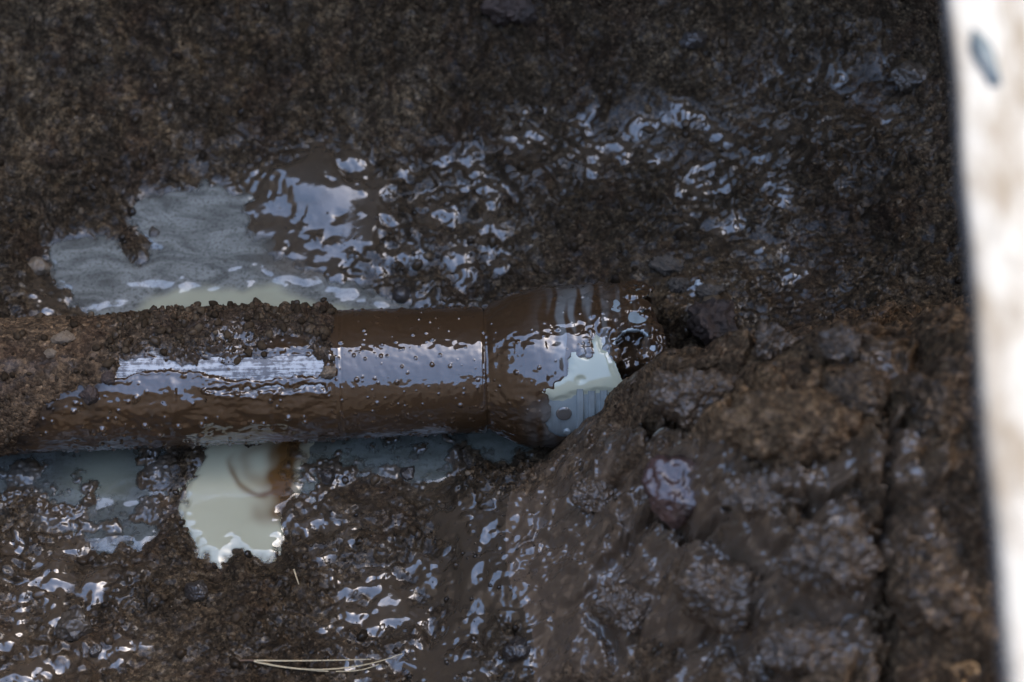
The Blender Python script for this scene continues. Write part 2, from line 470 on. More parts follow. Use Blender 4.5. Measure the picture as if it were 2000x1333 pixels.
uc = PA + AXD * (under * M_PER_PX)[:, None]
C = np.vstack([C, np.column_stack([uc[:, :2], np.full(len(uc), -0.012)])])
def kern(a, b): return np.hypot(a[:, None, 0] - b[None, :, 0], a[:, None, 1] - b[None, :, 1])
A = kern(C, C); n = len(C)
S = np.block([[A + 1e-4 * np.eye(n), np.ones((n, 1))], [np.ones((1, n)), np.zeros((1, 1))]])
W_ = np.linalg.solve(S, np.append(C[:, 2], 0))
cgx = np.arange(-0.80, 0.801, 0.006); cgy = np.arange(-0.68, 0.641, 0.006)
gx, gy = np.meshgrid(cgx, cgy, indexing='ij')
q = np.column_stack([gx.ravel(), gy.ravel()])
coarse = (kern(q, C) @ W_[:-1] + W_[-1]).reshape(gx.shape)
def bil(grid, ax, ay, x, y):
    u = np.clip(np.interp(x, ax, np.arange(len(ax))), 0, len(ax) - 1.001); v = np.clip(np.interp(y, ay, np.arange(len(ay))), 0, len(ay) - 1.001)
    i = u.astype(int); j = v.astype(int); fu = u - i; fv = v - j
    return (grid[i, j] * (1 - fu) + grid[i + 1, j] * fu) * (1 - fv) + (grid[i, j + 1] * (1 - fu) + grid[i + 1, j + 1] * fu) * fv
def outer(a, b, step, grow=1.25, far=160):
    r = []; s = step; p = b
    while p < far:
        s *= grow; p += s; r.append(p)
    l = []; s = step; p = a
    while p > -far:
        s *= grow; p -= s; l.append(p)
    return np.concatenate([l[::-1], np.arange(a, b + step / 2, step), r])
STEP = 0.00134
X = outer(-0.54, 0.56, STEP); Y = outer(-0.40, 0.50, STEP)
gx, gy = np.meshgrid(X, Y, indexing='ij')
z0 = bil(coarse, cgx, cgy, gx, gy)
inr = np.minimum(np.minimum(gx + 0.74, 0.72 - gx), np.minimum(gy + 0.60, 0.56 - gy))
bl = sstep(0.0, 0.12, inr)
zm = np.where(inr > 0, z0 * bl + trench(gx, gy) * (1 - bl), trench(gx, gy))
ppx, ppy = proj(gx, gy, zm)
fine_region = (np.abs(gx) < 0.66) & (gy > -0.52) & (gy < 0.60)
jx = 9 * perlin(gx * 55, gy * 55, 3) + 5 * perlin(gx * 150, gy * 150, 4)
jy = 9 * perlin(gx * 55, gy * 55, 6) + 5 * perlin(gx * 150, gy * 150, 7)
MP = 0.00044
pool_sd = {}
near_pool = np.full(gx.shape, 1.0)
p0x, p0y = proj(gx, gy, np.zeros_like(gx))
for nm, pg, lev in POOLS:
    sdm = np.full(gx.shape, 1.0)
    b = np.array(pg)
    sel = fine_region & (p0x > b[:, 0].min() - 200) & (p0x < b[:, 0].max() + 200) & (p0y > b[:, 1].min() - 200) & (p0y < b[:, 1].max() + 200)
    sdm[sel] = poly_sd((p0x + jx)[sel], (p0y + jy)[sel], pg) * MP
    pool_sd[nm] = sdm
    near_pool = np.minimum(near_pool, sdm)
    w = 1 - sstep(0.004, 0.035, sdm)
    dp, mn = (0.0012, 0.0045) if nm in 'LR' else (0.004, 0.010)
    zm = zm * (1 - w) + np.clip(lev - dp + 0.16 * sdm, lev - mn, lev + 0.006) * w
# wetness
def wet_field(px, py):
    w = np.full(px.shape, 0.10)
    for (cx, cy, rx, ry, an, s) in [(1000, 330, 330, 120, -15, .70), (860, 470, 280, 120, -20, .72), (1270, 270, 240, 110, 0, 0.6), (620, 430, 170, 150, 0, 1.3), (1150, 120, 260, 90, 0, .25),
                                    (1450, 330, 240, 220, 0, .6), (1650, 200, 250, 200, 0, .45), (1500, 560, 300, 120, 0, .45), (450, 300, 160, 60, 0, .35),
                                    (120, 1150, 230, 170, 0, .66), (100, 1290, 230, 90, 0, .78), (760, 1220, 170, 190, 0, .80), (860, 1300, 110, 90, 0, 1.1), (660, 1020, 220, 110, 0, .6), (450, 1220, 200, 130, 0, .35),
                                    (80, 600, 100, 70, 0, .6),
                                    (960, 1080, 160, 260, 0, .95), (1120, 1120, 190, 290, 0, 1.1), (1320, 1050, 200, 220, 0, 1.0), (1180, 890, 120, 60, 0, .7), (1450, 1200, 300, 240, 0, 1.0), (1650, 1000, 190, 240, 0, .8), (1350, 780, 170, 70, 0, .7), (1850, 1000, 150, 300, 0, .3), (1650, 740, 250, 70, 0, .5), (1700, 1250, 200, 150, 0, .3)]:
        w = np.maximum(w, s * ell(px, py, cx, cy, rx, ry, an))
    for (cx, cy, rx, ry, s) in [(1530, 830, 180, 85, .9), (1400, 760, 180, 50, .5), (980, 920, 110, 40, .5), (420, 1180, 120, 60, .4), (500, 60, 420, 160, .1), (1100, 420, 200, 60, .2)]:
        w = w - s * ell(px, py, cx, cy, rx, ry)
    return np.clip(w, 0.02, 1.15)
ppx, ppy = proj(gx, gy, zm)
wet = np.where(fine_region, wet_field(ppx + 2 * jx, ppy + 2 * jy), 0.05)
wet = np.clip(wet + 0.38 * fbm(gx * 34, gy * 34, 21, 4) * sstep(0.1, 0.5, wet), 0, 1.1)
bankm = np.where(fine_region, sstep(0.012, 0.05, zm - 0.02) * sstep(840, 960, ppx) * sstep(600, 700, ppy + (ppx - 1300) * 0.1 * (ppx > 1300)), 0.0)
smooth_dome = ell(ppx, ppy, 600, 355, 110, 55)
calm = ell(ppx, ppy, 620, 400, 190, 130)
zm = zm + 0.0055 * smooth_dome
# grains
f1 = worley(gx * 26, gy * 26, 31)[0]
d30 = domes(gx * 30 + 0.3 * perlin(gx * 60, gy * 60, 1), gy * 30, 33, .2, .62, .5) / 30
d70 = domes(gx * 75 + 0.35 * perlin(gx * 150, gy * 150, 2), gy * 75 + .3 * perlin(gx * 140, gy * 140, 12), 35, .25, .65, .75) / 75
d150 = domes(gx * 160 + .3 * perlin(gx * 300, gy * 300, 8), gy * 160, 37, .3, .65, .85) / 160
d300 = domes(gx * 300, gy * 300, 39, .3, .65, .8) / 300
grit = 0.0040 * fbm(gx * 22, gy * 22, 51, 3) + 0.45 * d30 + 0.65 * d70 + 0.60 * d150 + 0.5 * d300 + 0.0010 * fbm(gx * 130, gy * 130, 57, 3)
fL = worley(gx * 11 + .3 * perlin(gx * 20, gy * 20, 64), gy * 11 + .3 * perlin(gx * 20, gy * 20, 65), 63)[0]
vary = np.clip(0.75 + 0.7 * fbm(gx * 13, gy * 13, 58, 3), 0.25, 1.5)
grit = grit * vary
wgx = gx + 0.010 * perlin(gx * 24, gy * 24, 161) + 0.004 * perlin(gx * 70, gy * 70, 162); wgy = gy + 0.010 * perlin(gx * 24, gy * 24, 163) + 0.004 * perlin(gx * 70, gy * 70, 164)
pA = worley(wgx * 10, wgy * 12, 165, True); pB = worley(wgx * 30, wgy * 34, 167, True)
pC = worley(wgx * 17 + 5, wgy * 20, 171)
plates = (np.clip(1 - (pC[0] / .8) ** 2, 0, 1) * (0.2 + .8 * pC[1]) * 0.030 + sstep(0.0, 0.2, pA[1] - pA[0]) * (0.25 + 0.75 * pA[2]) * 0.022) * sstep(1000, 1200, ppx) + sstep(0.0, 0.28, pB[1] - pB[0]) * (0.10 + 0.90 * pB[2]) * 0.010
_old = (1 - np.clip(fL * 1.2, 0, 1) ** 2) * 0.034 * sstep(1050, 1300, ppx) + (1 - np.clip(f1 * 1.25, 0, 1) ** 2) * 0.015 + 0.012 * fbm(gx * 14, gy * 14, 61, 4) + 0.35 * d30
clod = plates + 0.011 * fbm(gx * 14, gy * 14, 61, 6, 0.58) + 0.35 * d30
fM = worley(gx * 17 + .3 * perlin(gx * 30, gy * 30, 66), gy * 17 + .3 * perlin(gx * 30, gy * 30, 67), 68)
grit = grit * (1 - 0.25 * bankm) + bankm * clod + (1 - bankm) * (0.0075 * sstep(0.0, 0.30, pB[1] - pB[0]) * pB[2] ** 2 + 0.007 * sstep(0, .2, pA[1] - pA[0]) * pA[2]) * (1 - sstep(.2, .6, wet)) * sstep(640, 420, ppy + 0.05 * ppx) + (1 - bankm) * np.where(fM[1] < 0.22, np.clip(1 - (fM[0] / .42) ** 2, 0, 1) ** .7, 0) * 0.009 * sstep(560, 480, ppy)
crack = np.zeros_like(gx)
for pl in ([(1735, 830), (1722, 900), (1712, 990), (1700, 1080), (1735, 1190), (1720, 1340)], [(1720, 850), (1760, 880), (1790, 840)], [(1270, 862), (1330, 842), (1400, 806)], [(1440, 1000), (1540, 1020), (1640, 1000), (1740, 1010)], [(1290, 1040), (1350, 1070), (1400, 1040)]):
    for (ax, ay), (bx, by) in zip(pl[:-1], pl[1:]):
        t = np.clip(((ppx + 2 * jx - ax) * (bx - ax) + (ppy + 2 * jy - ay) * (by - ay)) / ((bx - ax) ** 2 + (by - ay) ** 2), 0, 1)
        crack = np.maximum(crack, np.exp(-((ppx + 3 * jx - ax - t * (bx - ax)) ** 2 + (ppy + 3 * jy - ay - t * (by - ay)) ** 2) / 13.0 ** 2))
crack *= fine_region
mud_relief = 0.0013 * fbm(gx * 17 + 2, gy * 21, 71, 3, 0.42) + 0.00028 * perlin(gx * 90, gy * 90, 75) + (0.06 + 0.38 * bankm) * d70 + (0.08 + 0.40 * bankm) * d150 - 0.0006
mud_relief = mud_relief * (1 - 0.75 * calm) + bankm * clod
fl = np.where(fine_region, -0.006 + (0.0122 - 0.0022 * bankm) * sstep(0.2, 1.0, wet), -0.05)
amp = np.where(fine_region, 1.0, 0.0) * (0.25 + 0.75 * sstep(-0.012, 0.02, np.minimum(np.minimum(pool_sd['U'], pool_sd['F']), pool_sd['B'])))
amp = amp * (1 - 0.9 * smooth_dome)
film_z = zm + (mud_relief + fl) * np.where(fine_region, 1, 0)
soil_z = zm + grit * amp
zt = np.where(fine_region, smax(soil_z, film_z, 0.0022), zm + 0.03 * fbm(gx * 4, gy * 4, 81, 4) * (trench(gx, gy) > 0.1) * np.clip(1 - inr * 8, 0, 1))
zt = zt - 0.028 * crack * bankm
def blur(a, n):
    for _ in range(n):
        b = a.copy(); b[1:-1] = (a[:-2] + 2 * a[1:-1] + a[2:]) / 4
        a = b.copy(); a[:, 1:-1] = (b[:, :-2] + 2 * b[:, 1:-1] + b[:, 2:]) / 4
    return a
bw = sstep(0.28, 0.62, wet) * (1 - bankm) * fine_region * (inr > 0.1)
zt = zt * (1 - 0.75 * bw) + blur(zt, 2) * 0.75 * bw
filmness = np.where(fine_region, sstep(-0.0012, 0.0010, film_z - soil_z), 0)
wet_s = np.clip(0.65 * wet ** 1.6 + 0.75 * filmness * sstep(0.2, 0.6, wet) + 0.6 * (1 - sstep(-0.004, 0.010, near_pool)), 0, 1)
dry = np.clip(0.9 * ell(ppx, ppy, 1520, 825, 170, 75) + 0.6 * ell(ppx, ppy, 1340, 570, 130, 60) + 0.5 * ell(ppx, ppy, 250, 150, 560, 300) * sstep(-.2, .5, fbm(gx * 25, gy * 25, 88, 3)) + 0.4 * bankm * (1 - wet), 0, 1) * fine_region
milkst = np.clip(0.35 * ell(ppx, ppy, 150, 950, 200, 90) + 0.2 * ell(ppx, ppy, 800, 900, 150, 50), 0, 1) * sstep(-0.3, 0.5, perlin(gx * 40, gy * 40, 5)) * (near_pool < 0.012)
V = np.stack([gx, gy, zt], -1).reshape(-1, 3)
attrs = {"wet": wet_s.ravel(), "dry": dry.ravel(), "milk": milkst.ravel()}
nu, nv = gx.shape
fc_in = fine_region[:-1, :-1] & fine_region[1:, 1:]
fc_bank = fc_in & (bankm[:-1, :-1] > 0.35)
for nm, msk, mat in (("trench_floor", fc_in & ~fc_bank, M_SOIL), ("mud_bank", fc_bank, M_BANK), ("ground", ~fc_in, M_DRYGROUND)):
    v, f, a = compact(V, grid_faces(nu, nv, msk), attrs)
    tag(obj(nm, mesh_from(nm, v, f, a), mat), kind="structure")
def zat(x, y): return bil(zt, X, Y, np.asarray(x, float), np.asarray(y, float))
def hit(px, py):
    d = ray(px, py); t = np.linspace(0.9, 2.3, 1400)
    P = CAM + d * t[:, None]
    below = P[:, 2] < zat(P[:, 0], P[:, 1])
    return P[np.argmax(below)]

# ------------------------------------------------------------------ milky water
def water(name, label, nm, pg, lev, tone_f, brown_f, drop=0.0032, seed=0, ripple=1.0, mat=None):
    b = np.array(pg, float)
    w0 = at(b[:, 0], b[:, 1], np.full(len(b), lev))
    xs = np.arange(w0[:, 0].min() - .03, w0[:, 0].max() + .03, 0.0014); ys = np.arange(w0[:, 1].min() - .03, w0[:, 1].max() + .03, 0.0014)
    wx, wy = np.meshgrid(xs, ys, indexing='ij')
    px, py = proj(wx, wy, np.full(wx.shape, lev))
    sd = bil(pool_sd[nm], X, Y, wx, wy)
    z = lev - drop * sstep(-0.007, 0.006, sd + 0.007 * perlin(wx * 28, wy * 28, 97 + seed))
    if nm == 'F': z = z + 0.0005 * perlin(wx * 16, wy * 16, 77)
    z = z + ripple * (0.0007 * fbm(wx * 22, wy * 30, 90 + seed, 2) + 0.00012 * perlin(wx * 90, wy * 90, 95 + seed))
    if nm == 'U':
        cc = np.interp(px, [60, 120, 200, 300, 400, 500, 600, 700, 900], [600, 602, 594, 570, 546, 542, 558, 584, 596]) + 16 * perlin(px / 45, py / 45, 98)
        z = z - 0.0024 * sstep(cc - 24, cc + 14, py)
    if nm == 'U': z = z + 0.0004 * fbm(wx * 42, wy * 60, 191, 3) * sstep(440, 560, py)
    ter = bil(zt, X, Y, wx, wy)
    ok = (sd < 0.012) & (z > ter - 0.004)
    keep = ok[:-1, :-1] & ok[1:, 1:] & ok[1:, :-1] & ok[:-1, 1:]
    V = np.stack([wx, wy, z], -1).reshape(-1, 3)
    v, f, a = compact(V, grid_faces(*wx.shape, keep), {"tone": np.clip(tone_f(px, py), 0, 1).ravel(), "brown": np.clip(brown_f(px, py, wx, wy), 0, 1).ravel(), "thin": sstep(-0.0002, 0.0028, z - ter + 0.0008 * perlin(wx * 120, wy * 120, 99)).ravel()})
    return tag(obj(name, mesh_from(name, v, f, a), mat or M_MILK), label, None, None, "structure")
CREAM = [(200, 640), (262, 604), (300, 578), (350, 560), (420, 556), (470, 566), (500, 552), (545, 552), (585, 578), (640, 592), (760, 606), (960, 610), (960, 700), (250, 700)]
water("water", "grey and cream milky puddle behind the pipe", "U", UPOOL, 0.0,
      lambda px, py: 1 - sstep(-14, 8, poly_sd(px + 10 * perlin(px / 40, py / 40, 2), py + 6 * perlin(px / 40, py / 40, 3), CREAM)),
      lambda px, py, x, y: 0.55 * sstep(470, 640, px + 30 * perlin(px / 60, py / 30, 8)) * (1 - sstep(520, 560, py)) * (1 - sstep(700, 800, px)), seed=1)
def fb(px, py, x, y):
    wob = 12 * perlin(px / 40, py / 40, 14)
    r = np.hypot((px + wob - 515) / 62, (py + 0.6 * wob - 905) / 62)
    arc = np.exp(-((r - 1.0) / 0.10) ** 2) * sstep(870, 930, py) * (1 - sstep(500, 560, px)) * 0.8
    inner = 0.25 * np.exp(-((r - 0.6) / 0.25) ** 2)
    st = np.exp(-((px - 568 + 0.25 * (py - 900) + 1.8 * wob) / 36) ** 2) * (1 - sstep(985, 1040, py))
    st *= 1.0 + 0.5 * perlin(px / 30, py / 50, 15)
    return arc * 0.9 + 1.6 * inner + 1.25 * st
water("water", "cream milky puddle with brown swirl in front of the pipe", "F", FPOOL, -0.001, lambda px, py: np.ones_like(px), fb, drop=0.0026, seed=2, ripple=0.3)
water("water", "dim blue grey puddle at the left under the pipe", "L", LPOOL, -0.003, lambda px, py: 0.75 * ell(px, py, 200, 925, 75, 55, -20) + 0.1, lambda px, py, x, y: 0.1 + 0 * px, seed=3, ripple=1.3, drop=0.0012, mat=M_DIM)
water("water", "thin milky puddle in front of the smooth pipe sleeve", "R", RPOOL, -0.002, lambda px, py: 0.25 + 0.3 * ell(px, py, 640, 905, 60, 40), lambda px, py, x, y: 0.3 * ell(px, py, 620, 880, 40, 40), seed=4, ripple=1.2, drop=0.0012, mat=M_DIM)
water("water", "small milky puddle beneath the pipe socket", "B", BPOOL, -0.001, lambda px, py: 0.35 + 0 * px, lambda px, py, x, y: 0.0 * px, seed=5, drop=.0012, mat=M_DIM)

# ------------------------------------------------------------------ the pipe
pipe_c = PA + AXD * (500 * M_PER_PX)
pipe = empty("broken_pipe", (float(pipe_c[0]), float(pipe_c[1]), 0.0))
tag(pipe, "mud-coated plastic pipe with sleeve and broken socket end lying in the trench", "pipe")
def child(o, parent):
    o.parent = parent
    r = parent
    off = Vector((0, 0, 0))
    while r is not None:
        off += r.location; r = r.parent
    o.location = -off
    return o
def shell(name, pxs, phis, rfun, mat, parent, attrs_f=None, keep_f=None):
    u, p = np.meshgrid(pxs, phis, indexing='ij')
    r, extra = rfun(u, p)
    P = pipe_point(u, p, r)
    at_ = {"su": np.stack([u * M_PER_PX, p * 0.056, 0 * u], -1).reshape(-1, 3)}
    for k, v in extra.items():
        if k != "keep": at_[k] = v.ravel()
    keep = None
    if "keep" in extra:
        kf = extra["keep"]; keep = kf[:-1, :-1] & kf[1:, 1:] & kf[1:, :-1] & kf[:-1, 1:]
    v, f, a = compact(P.reshape(-1, 3), grid_faces(*u.shape, keep), at_)
    return child(obj(name, mesh_from(name, v, f, a), mat), parent)
def phis(step_mm, span=112):
    st = step_mm / 56.0
    vis = np.arange(-rad(span), rad(span), st)
    back = np.linspace(rad(span), 2 * math.pi - rad(span), 40)
    return np.concatenate([vis, back])
def pxspan(a, b, step_mm, ext=None):
    s = step_mm / 1000 / M_PER_PX
    v = np.arange(a, b + s * .5, s)
    if ext is not None: v = np.concatenate([np.linspace(ext, a, 40)[:-1], v])
    return v
def ypix(u, p, r):           # picture row of a point on the visible side
    return axis_y(u) - r * np.sin(p)
def vis(p): return np.cos(p) > -0.15
RB = lambda u: 127.5 - 0.0052 * np.clip(u, -400, 1000)
barrel = shell("barrel", np.concatenate([np.linspace(-3300, -200, 20), np.linspace(-190, 668, 40)]), np.linspace(-math.pi, math.pi, 181), lambda u, p: (RB(u), {}), M_BARE, pipe)

def crust_edge(u):
    return np.interp(u, [-400, 0, 60, 110, 150, 215, 246, 256, 300, 345, 400, 440, 455, 500, 530, 545, 600, 622, 640, 655, 664],
                        [930, 905, 860, 806, 774, 752, 738, 704, 690, 698, 716, 708, 712, 698, 690, 668, 660, 684, 705, 722, 715])
STRIP = [(240, 716), (262, 702), (330, 697), (430, 704), (520, 697), (645, 690), (645, 728), (565, 734), (520, 742), (455, 738), (430, 729), (375, 722), (330, 721), (285, 728), (252, 738)]
BITS = [[(148, 722), (160, 712), (182, 714), (178, 726), (160, 727)], [(420, 764), (520, 757), (640, 752), (640, 756), (520, 762)], [(300, 690), (330, 682), (350, 690), (330, 698)]]
def coat_r(u, p):
    r0 = RB(u); x = u * M_PER_PX; a = p * 0.056
    y = ypix(u, p, r0)
    wob = 6 * perlin(x * 60, a * 90, 3) + 4.5 * perlin(x * 200, a * 260, 4)
    sd = poly_sd(u + wob, y + wob, STRIP)
    for b in BITS: sd = np.minimum(sd, poly_sd(u + wob, y + wob, b) + 1.0)
    sd = np.where(vis(p), sd, 99.)
    grains = domes(x * 190, a * 190, 5, .03, .42, .16) / 190 + domes(x * 95, a * 95, 7, .10, .30, .14) / 95
    t = 3.2 + 2.6 * fbm(x * 45, a * 60, 9, 3) + 0.5 * perlin(x * 200, a * 200, 10)
    rim = 2.2 * np.exp(-((sd - 7) / 6.0) ** 2)
    tt = t * sstep(0, 9, sd) + rim
    run = np.exp(-((u - 350 + 12 * perlin(a * 60, x * 10, 3)) / 7) ** 2) * sstep(728, 745, y) * (1 - sstep(800, 850, y)) * 2.2
    tt = tt + run + grains / M_PER_PX * (0.45 + 0.4 * sstep(740, 800, y)) * (sd > 3)
    tt = np.where(sd < 0, -2.0 + np.clip(sd, -3, 0), tt)
    dirt = np.clip(0.85 * (1 - sstep(-25, 35, y - crust_edge(u))) + 0.5 * sstep(0.2, .9, fbm(x * 60, a * 60, 33, 3)) * (u < 330), 0, 1) * sstep(0, 60, 660 - u)
    return r0 + tt, {"dry": dirt, "milk": np.clip(0.2 * sstep(862, 876, y) * (u > 350), 0, 1), "keep": tt > -1.9}
shell("mud_coat", pxspan(-130, 662, 0.8, -3200), phis(0.8), coat_r, M_MUD, pipe)
def crust_r(u, p):
    r0 = RB(u); x = u * M_PER_PX; a = p * 0.056
    y = ypix(u, p, r0 + 4)
    n = 16 * fbm(x * 45, a * 45, 41, 3) + 6 * perlin(x * 240, a * 240, 44)
    sd = np.where(p > rad(75), 70.0, np.where(p < rad(-88), -40.0, crust_edge(u) - y)) + n
    sd = np.minimum(sd, 663 - u + 0.5 * n)
    topb = sstep(rad(25), rad(62), p) * (1 - sstep(rad(120), rad(160), p))
    g = (0.55 * domes(x * 70 + .3 * perlin(x * 140, a * 140, 1), a * 70, 45, .25, .66, .8) / 70 + 0.62 * domes(x * 150 + .3 * perlin(x * 300, a * 300, 2), a * 150, 47, .3, .66, .9) / 150
         + 0.3 * domes(x * 300, a * 300, 49, .3, .66, .9) / 300 + 0.0020 * fbm(x * 110, a * 110, 50, 4, .6)) / M_PER_PX * np.clip(0.8 + 0.8 * fbm(x * 30, a * 30, 53, 2), .2, 1.6)
    right = sstep(180, 330, u)
    t = 2.0 + 2.4 * fbm(x * 28, a * 28, 52, 3) + g * (0.2 + 0.75 * right) + (topb * right * (3.0 + 7 * np.exp(-((u - 470) / 75) ** 2))) + 2.5 * (1 - right)
    tt = np.where(sd > 0, 3 + t * sstep(0, 22, sd), -2 + np.clip(sd, -5, 0))
    wetc = np.clip(0.75 * ell(u, y, 470, 672, 45, 40) + 0.7 * ell(u, y, 580, 672, 50, 14) + 0.45 * ell(u, y, 380, 700, 110, 22) + 0.3 * sstep(.1, .7, fbm(x * 40, a * 40, 66, 2)) * right, 0, 1)
    dry = np.clip(0.55 * (1 - right) + 0.6 * ell(u, y, 145, 665, 40, 25) + 0.4 * sstep(rad(45), rad(70), p) , 0, 1)
    return r0 + tt, {"wet": wetc, "dry": dry, "milk": 0 * u, "keep": tt > -1.9}
crust = shell("soil_crust", pxspan(-130, 664, 0.8, -3200), phis(0.8), crust_r, M_CRUST, pipe)

def slurry_pimples(x, a, s=0):
    return (domes(x * 210, a * 210, 101 + s, .03, .38, .22) / 210 * 0.5 + domes(x * 100, a * 100, 103 + s, .08, .24, .3) / 100 * 0.7) / M_PER_PX
def sleeve_r(u, p):
    x = u * M_PER_PX; a = p * 0.056
    r = np.interp(u, [648, 650, 654, 662, 800, 935, 941, 947, 951], [120, 124.5, 126.5, 126.8, 125.2, 123.6, 123.2, 121.5, 118.0])
    y = ypix(u, p, r)
    r = r + 0.8 * fbm(x * 50, a * 60, 105, 3) + 0.34 * perlin(x * 190, a * 190, 106) + 0.9 * slurry_pimples(x, a) + 0.8 * sstep(770, 800, y) * slurry_pimples(x, a, 7)
    r = r + 0.7 * np.exp(-((u - 668) / 2.2) ** 2) - 0.5 * np.exp(-((u - 674) / 2.0) ** 2)
    return r, {"dry": 0.25 * sstep(835, 850, y), "milk": 0 * u}  # mud set slightly darker and duller along the lower edge
shell("sleeve", pxspan(648, 951, 0.6), phis(0.6), sleeve_r, M_MUD, pipe)

SOCK = ([948, 953, 957, 963, 975, 990, 1005, 1022, 1040, 1060, 1100, 1200, 1300], [118, 118.5, 121, 125, 131, 139, 146, 151.5, 154.5, 156, 157, 158, 159])
HOLE = [(1196, 672), (1210, 652), (1240, 648), (1256, 662), (1252, 684), (1232, 700), (1250, 716), (1300, 722), (1310, 800), (1240, 800), (1205, 760), (1186, 742), (1184, 716), (1198, 696)]
def rag(p): return 1286 + 10 * np.sin(3 * p + 1) + 7 * np.sin(7 * p) + 5 * np.sin(17 * p)
def sock_plastic(u, p):
    r = np.interp(u, *SOCK) - 3.0
    y = ypix(u, p, r)
    sd = np.where(vis(p), poly_sd(u, y, HOLE), 99.)
    return r, {"keep": (sd > 0) & (u < rag(p) - 24)}
socket = shell("socket", pxspan(948, 1300, 1.2), phis(1.2), sock_plastic, M_BLUE, pipe)
so = socket.modifiers.new("wall", 'SOLIDIFY'); so.thickness = 0.005; so.offset = -1.0
BARE = [(1066, 772), (1100, 768), (1200, 762), (1240, 770), (1240, 866), (1180, 858), (1150, 846), (1122, 856), (1098, 852), (1074, 848), (1060, 826), (1066, 800)]
BARE2 = [(1100, 700), (1108, 692), (1122, 704), (1150, 700), (1180, 698), (1205, 720), (1240, 760), (1240, 790), (1070, 790), (1066, 764), (1104, 740)]
def sock_coat(u, p):
    r0 = np.interp(u, *SOCK); x = u * M_PER_PX; a = p * 0.07
    y = ypix(u, p, r0)
    wob = 9 * perlin(x * 60, a * 60, 113) + 4 * perlin(x * 180, a * 180, 114)
    sd = np.where(vis(p), np.minimum(poly_sd(u + wob, y + wob, BARE), poly_sd(u + wob, y + wob, BARE2)), 99.)
    sh = np.where(vis(p), poly_sd(u + 2.2 * wob, y + 9 * perlin(x * 60, a * 60, 213), HOLE), 99.)
    lump = sstep(1100, 1215, u)
    t = 1.8 + 2.6 * fbm(x * 38, a * 46, 115, 3) + 0.45 * perlin(x * 150, a * 150, 116) + 0.8 * slurry_pimples(x, a, 3)
    t = t + 0.9 * sstep(1085, 1120, u) * perlin(x * 130, a * 16, 118)
    t = t + lump * (13 * fbm(x * 34, a * 34, 117, 3) + 15 * domes(x * 40 + .4 * perlin(x * 90, a * 90, 2), a * 40 + .4 * perlin(x * 80, a * 80, 22), 119, .3, .66, .9) - 3 + 2.5 * perlin(x * 150, a * 150, 129))
    t = t + 4 * np.exp(-((sh - 12) / 10) ** 2) - 7 * sstep(9, -2, sh)
    cut = rag(p) + 6 * perlin(a * 80, x * 80, 5)
    t = t - 20 * sstep(cut - 16, cut + 4, u)
    tt = np.where(sd < 0, -4.0, t * sstep(0, 8, sd))
    streak = sstep(0.05, 0.55, perlin(u / 17 + 0.4 * perlin(u / 30, y / 40, 4), y / 150, 121) + 0.35) * ell(u, y, 1125, 640, 62, 90)
    streak = np.maximum(streak, 0.8 * sstep(.1, .5, perlin(u / 14, y / 160, 124)) * ell(u, y, 1215, 640, 40, 60))
    streak = np.maximum(streak, 0.62 * sstep(-.5, .4, perlin(u / 22, y / 60, 126)) * ell(u, y, 1058, 825, 34, 62))
    keep = (tt > -3.9) & (sh > -2) & (u < cut + 2)
    return r0 + tt, {"dry": 0.25 * sstep(850, 868, y) + 0.5 * sstep(1255, 1290, u), "milk": np.clip(streak * 1.0, 0, .9), "keep": keep}  # darker and duller along the lower edge and at the torn end
scoat = shell("mud_coat", pxspan(949, 1302, 0.6), phis(0.5), sock_coat, M_MUD, socket)
# the dark torn inside of the socket
def core_r(u, p):
    x = u * M_PER_PX; a = p * 0.06
    return 112 + 16 * fbm(x * 34, a * 34, 131, 3) + 2.0 * np.sin(u * 0.5 + .02 * a) * sstep(720, 735, ypix(u, p, 128)) + 5 * fbm(x * 95, a * 95, 133, 2) - 60 * sstep(1275, 1300, u), {"dry": 0.3 + 0 * u, "milk": 0 * u}
shell("inner_mud", pxspan(1150, 1302, 1.0), phis(1.0), core_r, M_MUD, socket)
# ribs round the socket, each a hoop of its own
for k, u0 in enumerate((1124, 1146, 1169, 1193)):
    def rib_r(u, p, u0=u0):
        h = 6.5 * sstep(8.0, 5.2, np.abs(u - u0))
        y = ypix(u, p, 158)
        return np.interp(u, *SOCK) - 3.6 + h, {"keep": (np.cos(p) > 0.1) & (y > 758) & (y < 878)}
    shell("rib", np.linspace(u0 - 9, u0 + 9, 19), np.linspace(-rad(95), rad(30), 80), rib_r, M_BLUE, socket)
def stud(u0, y0, rr, h, name="stud"):
    r0 = np.interp(u0, *SOCK)
    ph0 = math.asin((axis_y(u0) - y0) / r0)
    rr_ = np.linspace(0, 1, 8); th = np.linspace(0, 2 * math.pi, 29)
    R_, T_ = np.meshgrid(rr_, th, indexing='ij')
    u = u0 + rr * R_ * np.cos(T_); p = ph0 + rr * R_ * np.sin(T_) / r0
    hh = np.where(R_ < 0.99, h * (1 - 0.25 * R_ ** 4), -4.0)
    P = pipe_point(u, p, np.interp(u, *SOCK) - 0.2 + hh)
    me = mesh_from(name, P.reshape(-1, 3), grid_faces(8, 29), {"su": np.stack([u * M_PER_PX, p * .056, 0 * u], -1).reshape(-1, 3), "dry": 0 * u.ravel(), "milk": 0.55 + 0 * u.ravel()})
    return child(obj(name, me, M_BLUE if name == "stud" else M_MUD), socket)
stud(1093, 808, 16, 0.5, "round_mark")
for a, b, c in ((1099, 842, 8), (1127, 838, 9), (1185, 806, 7), (1202, 806, 6)): stud(a, b, c, 3.0)
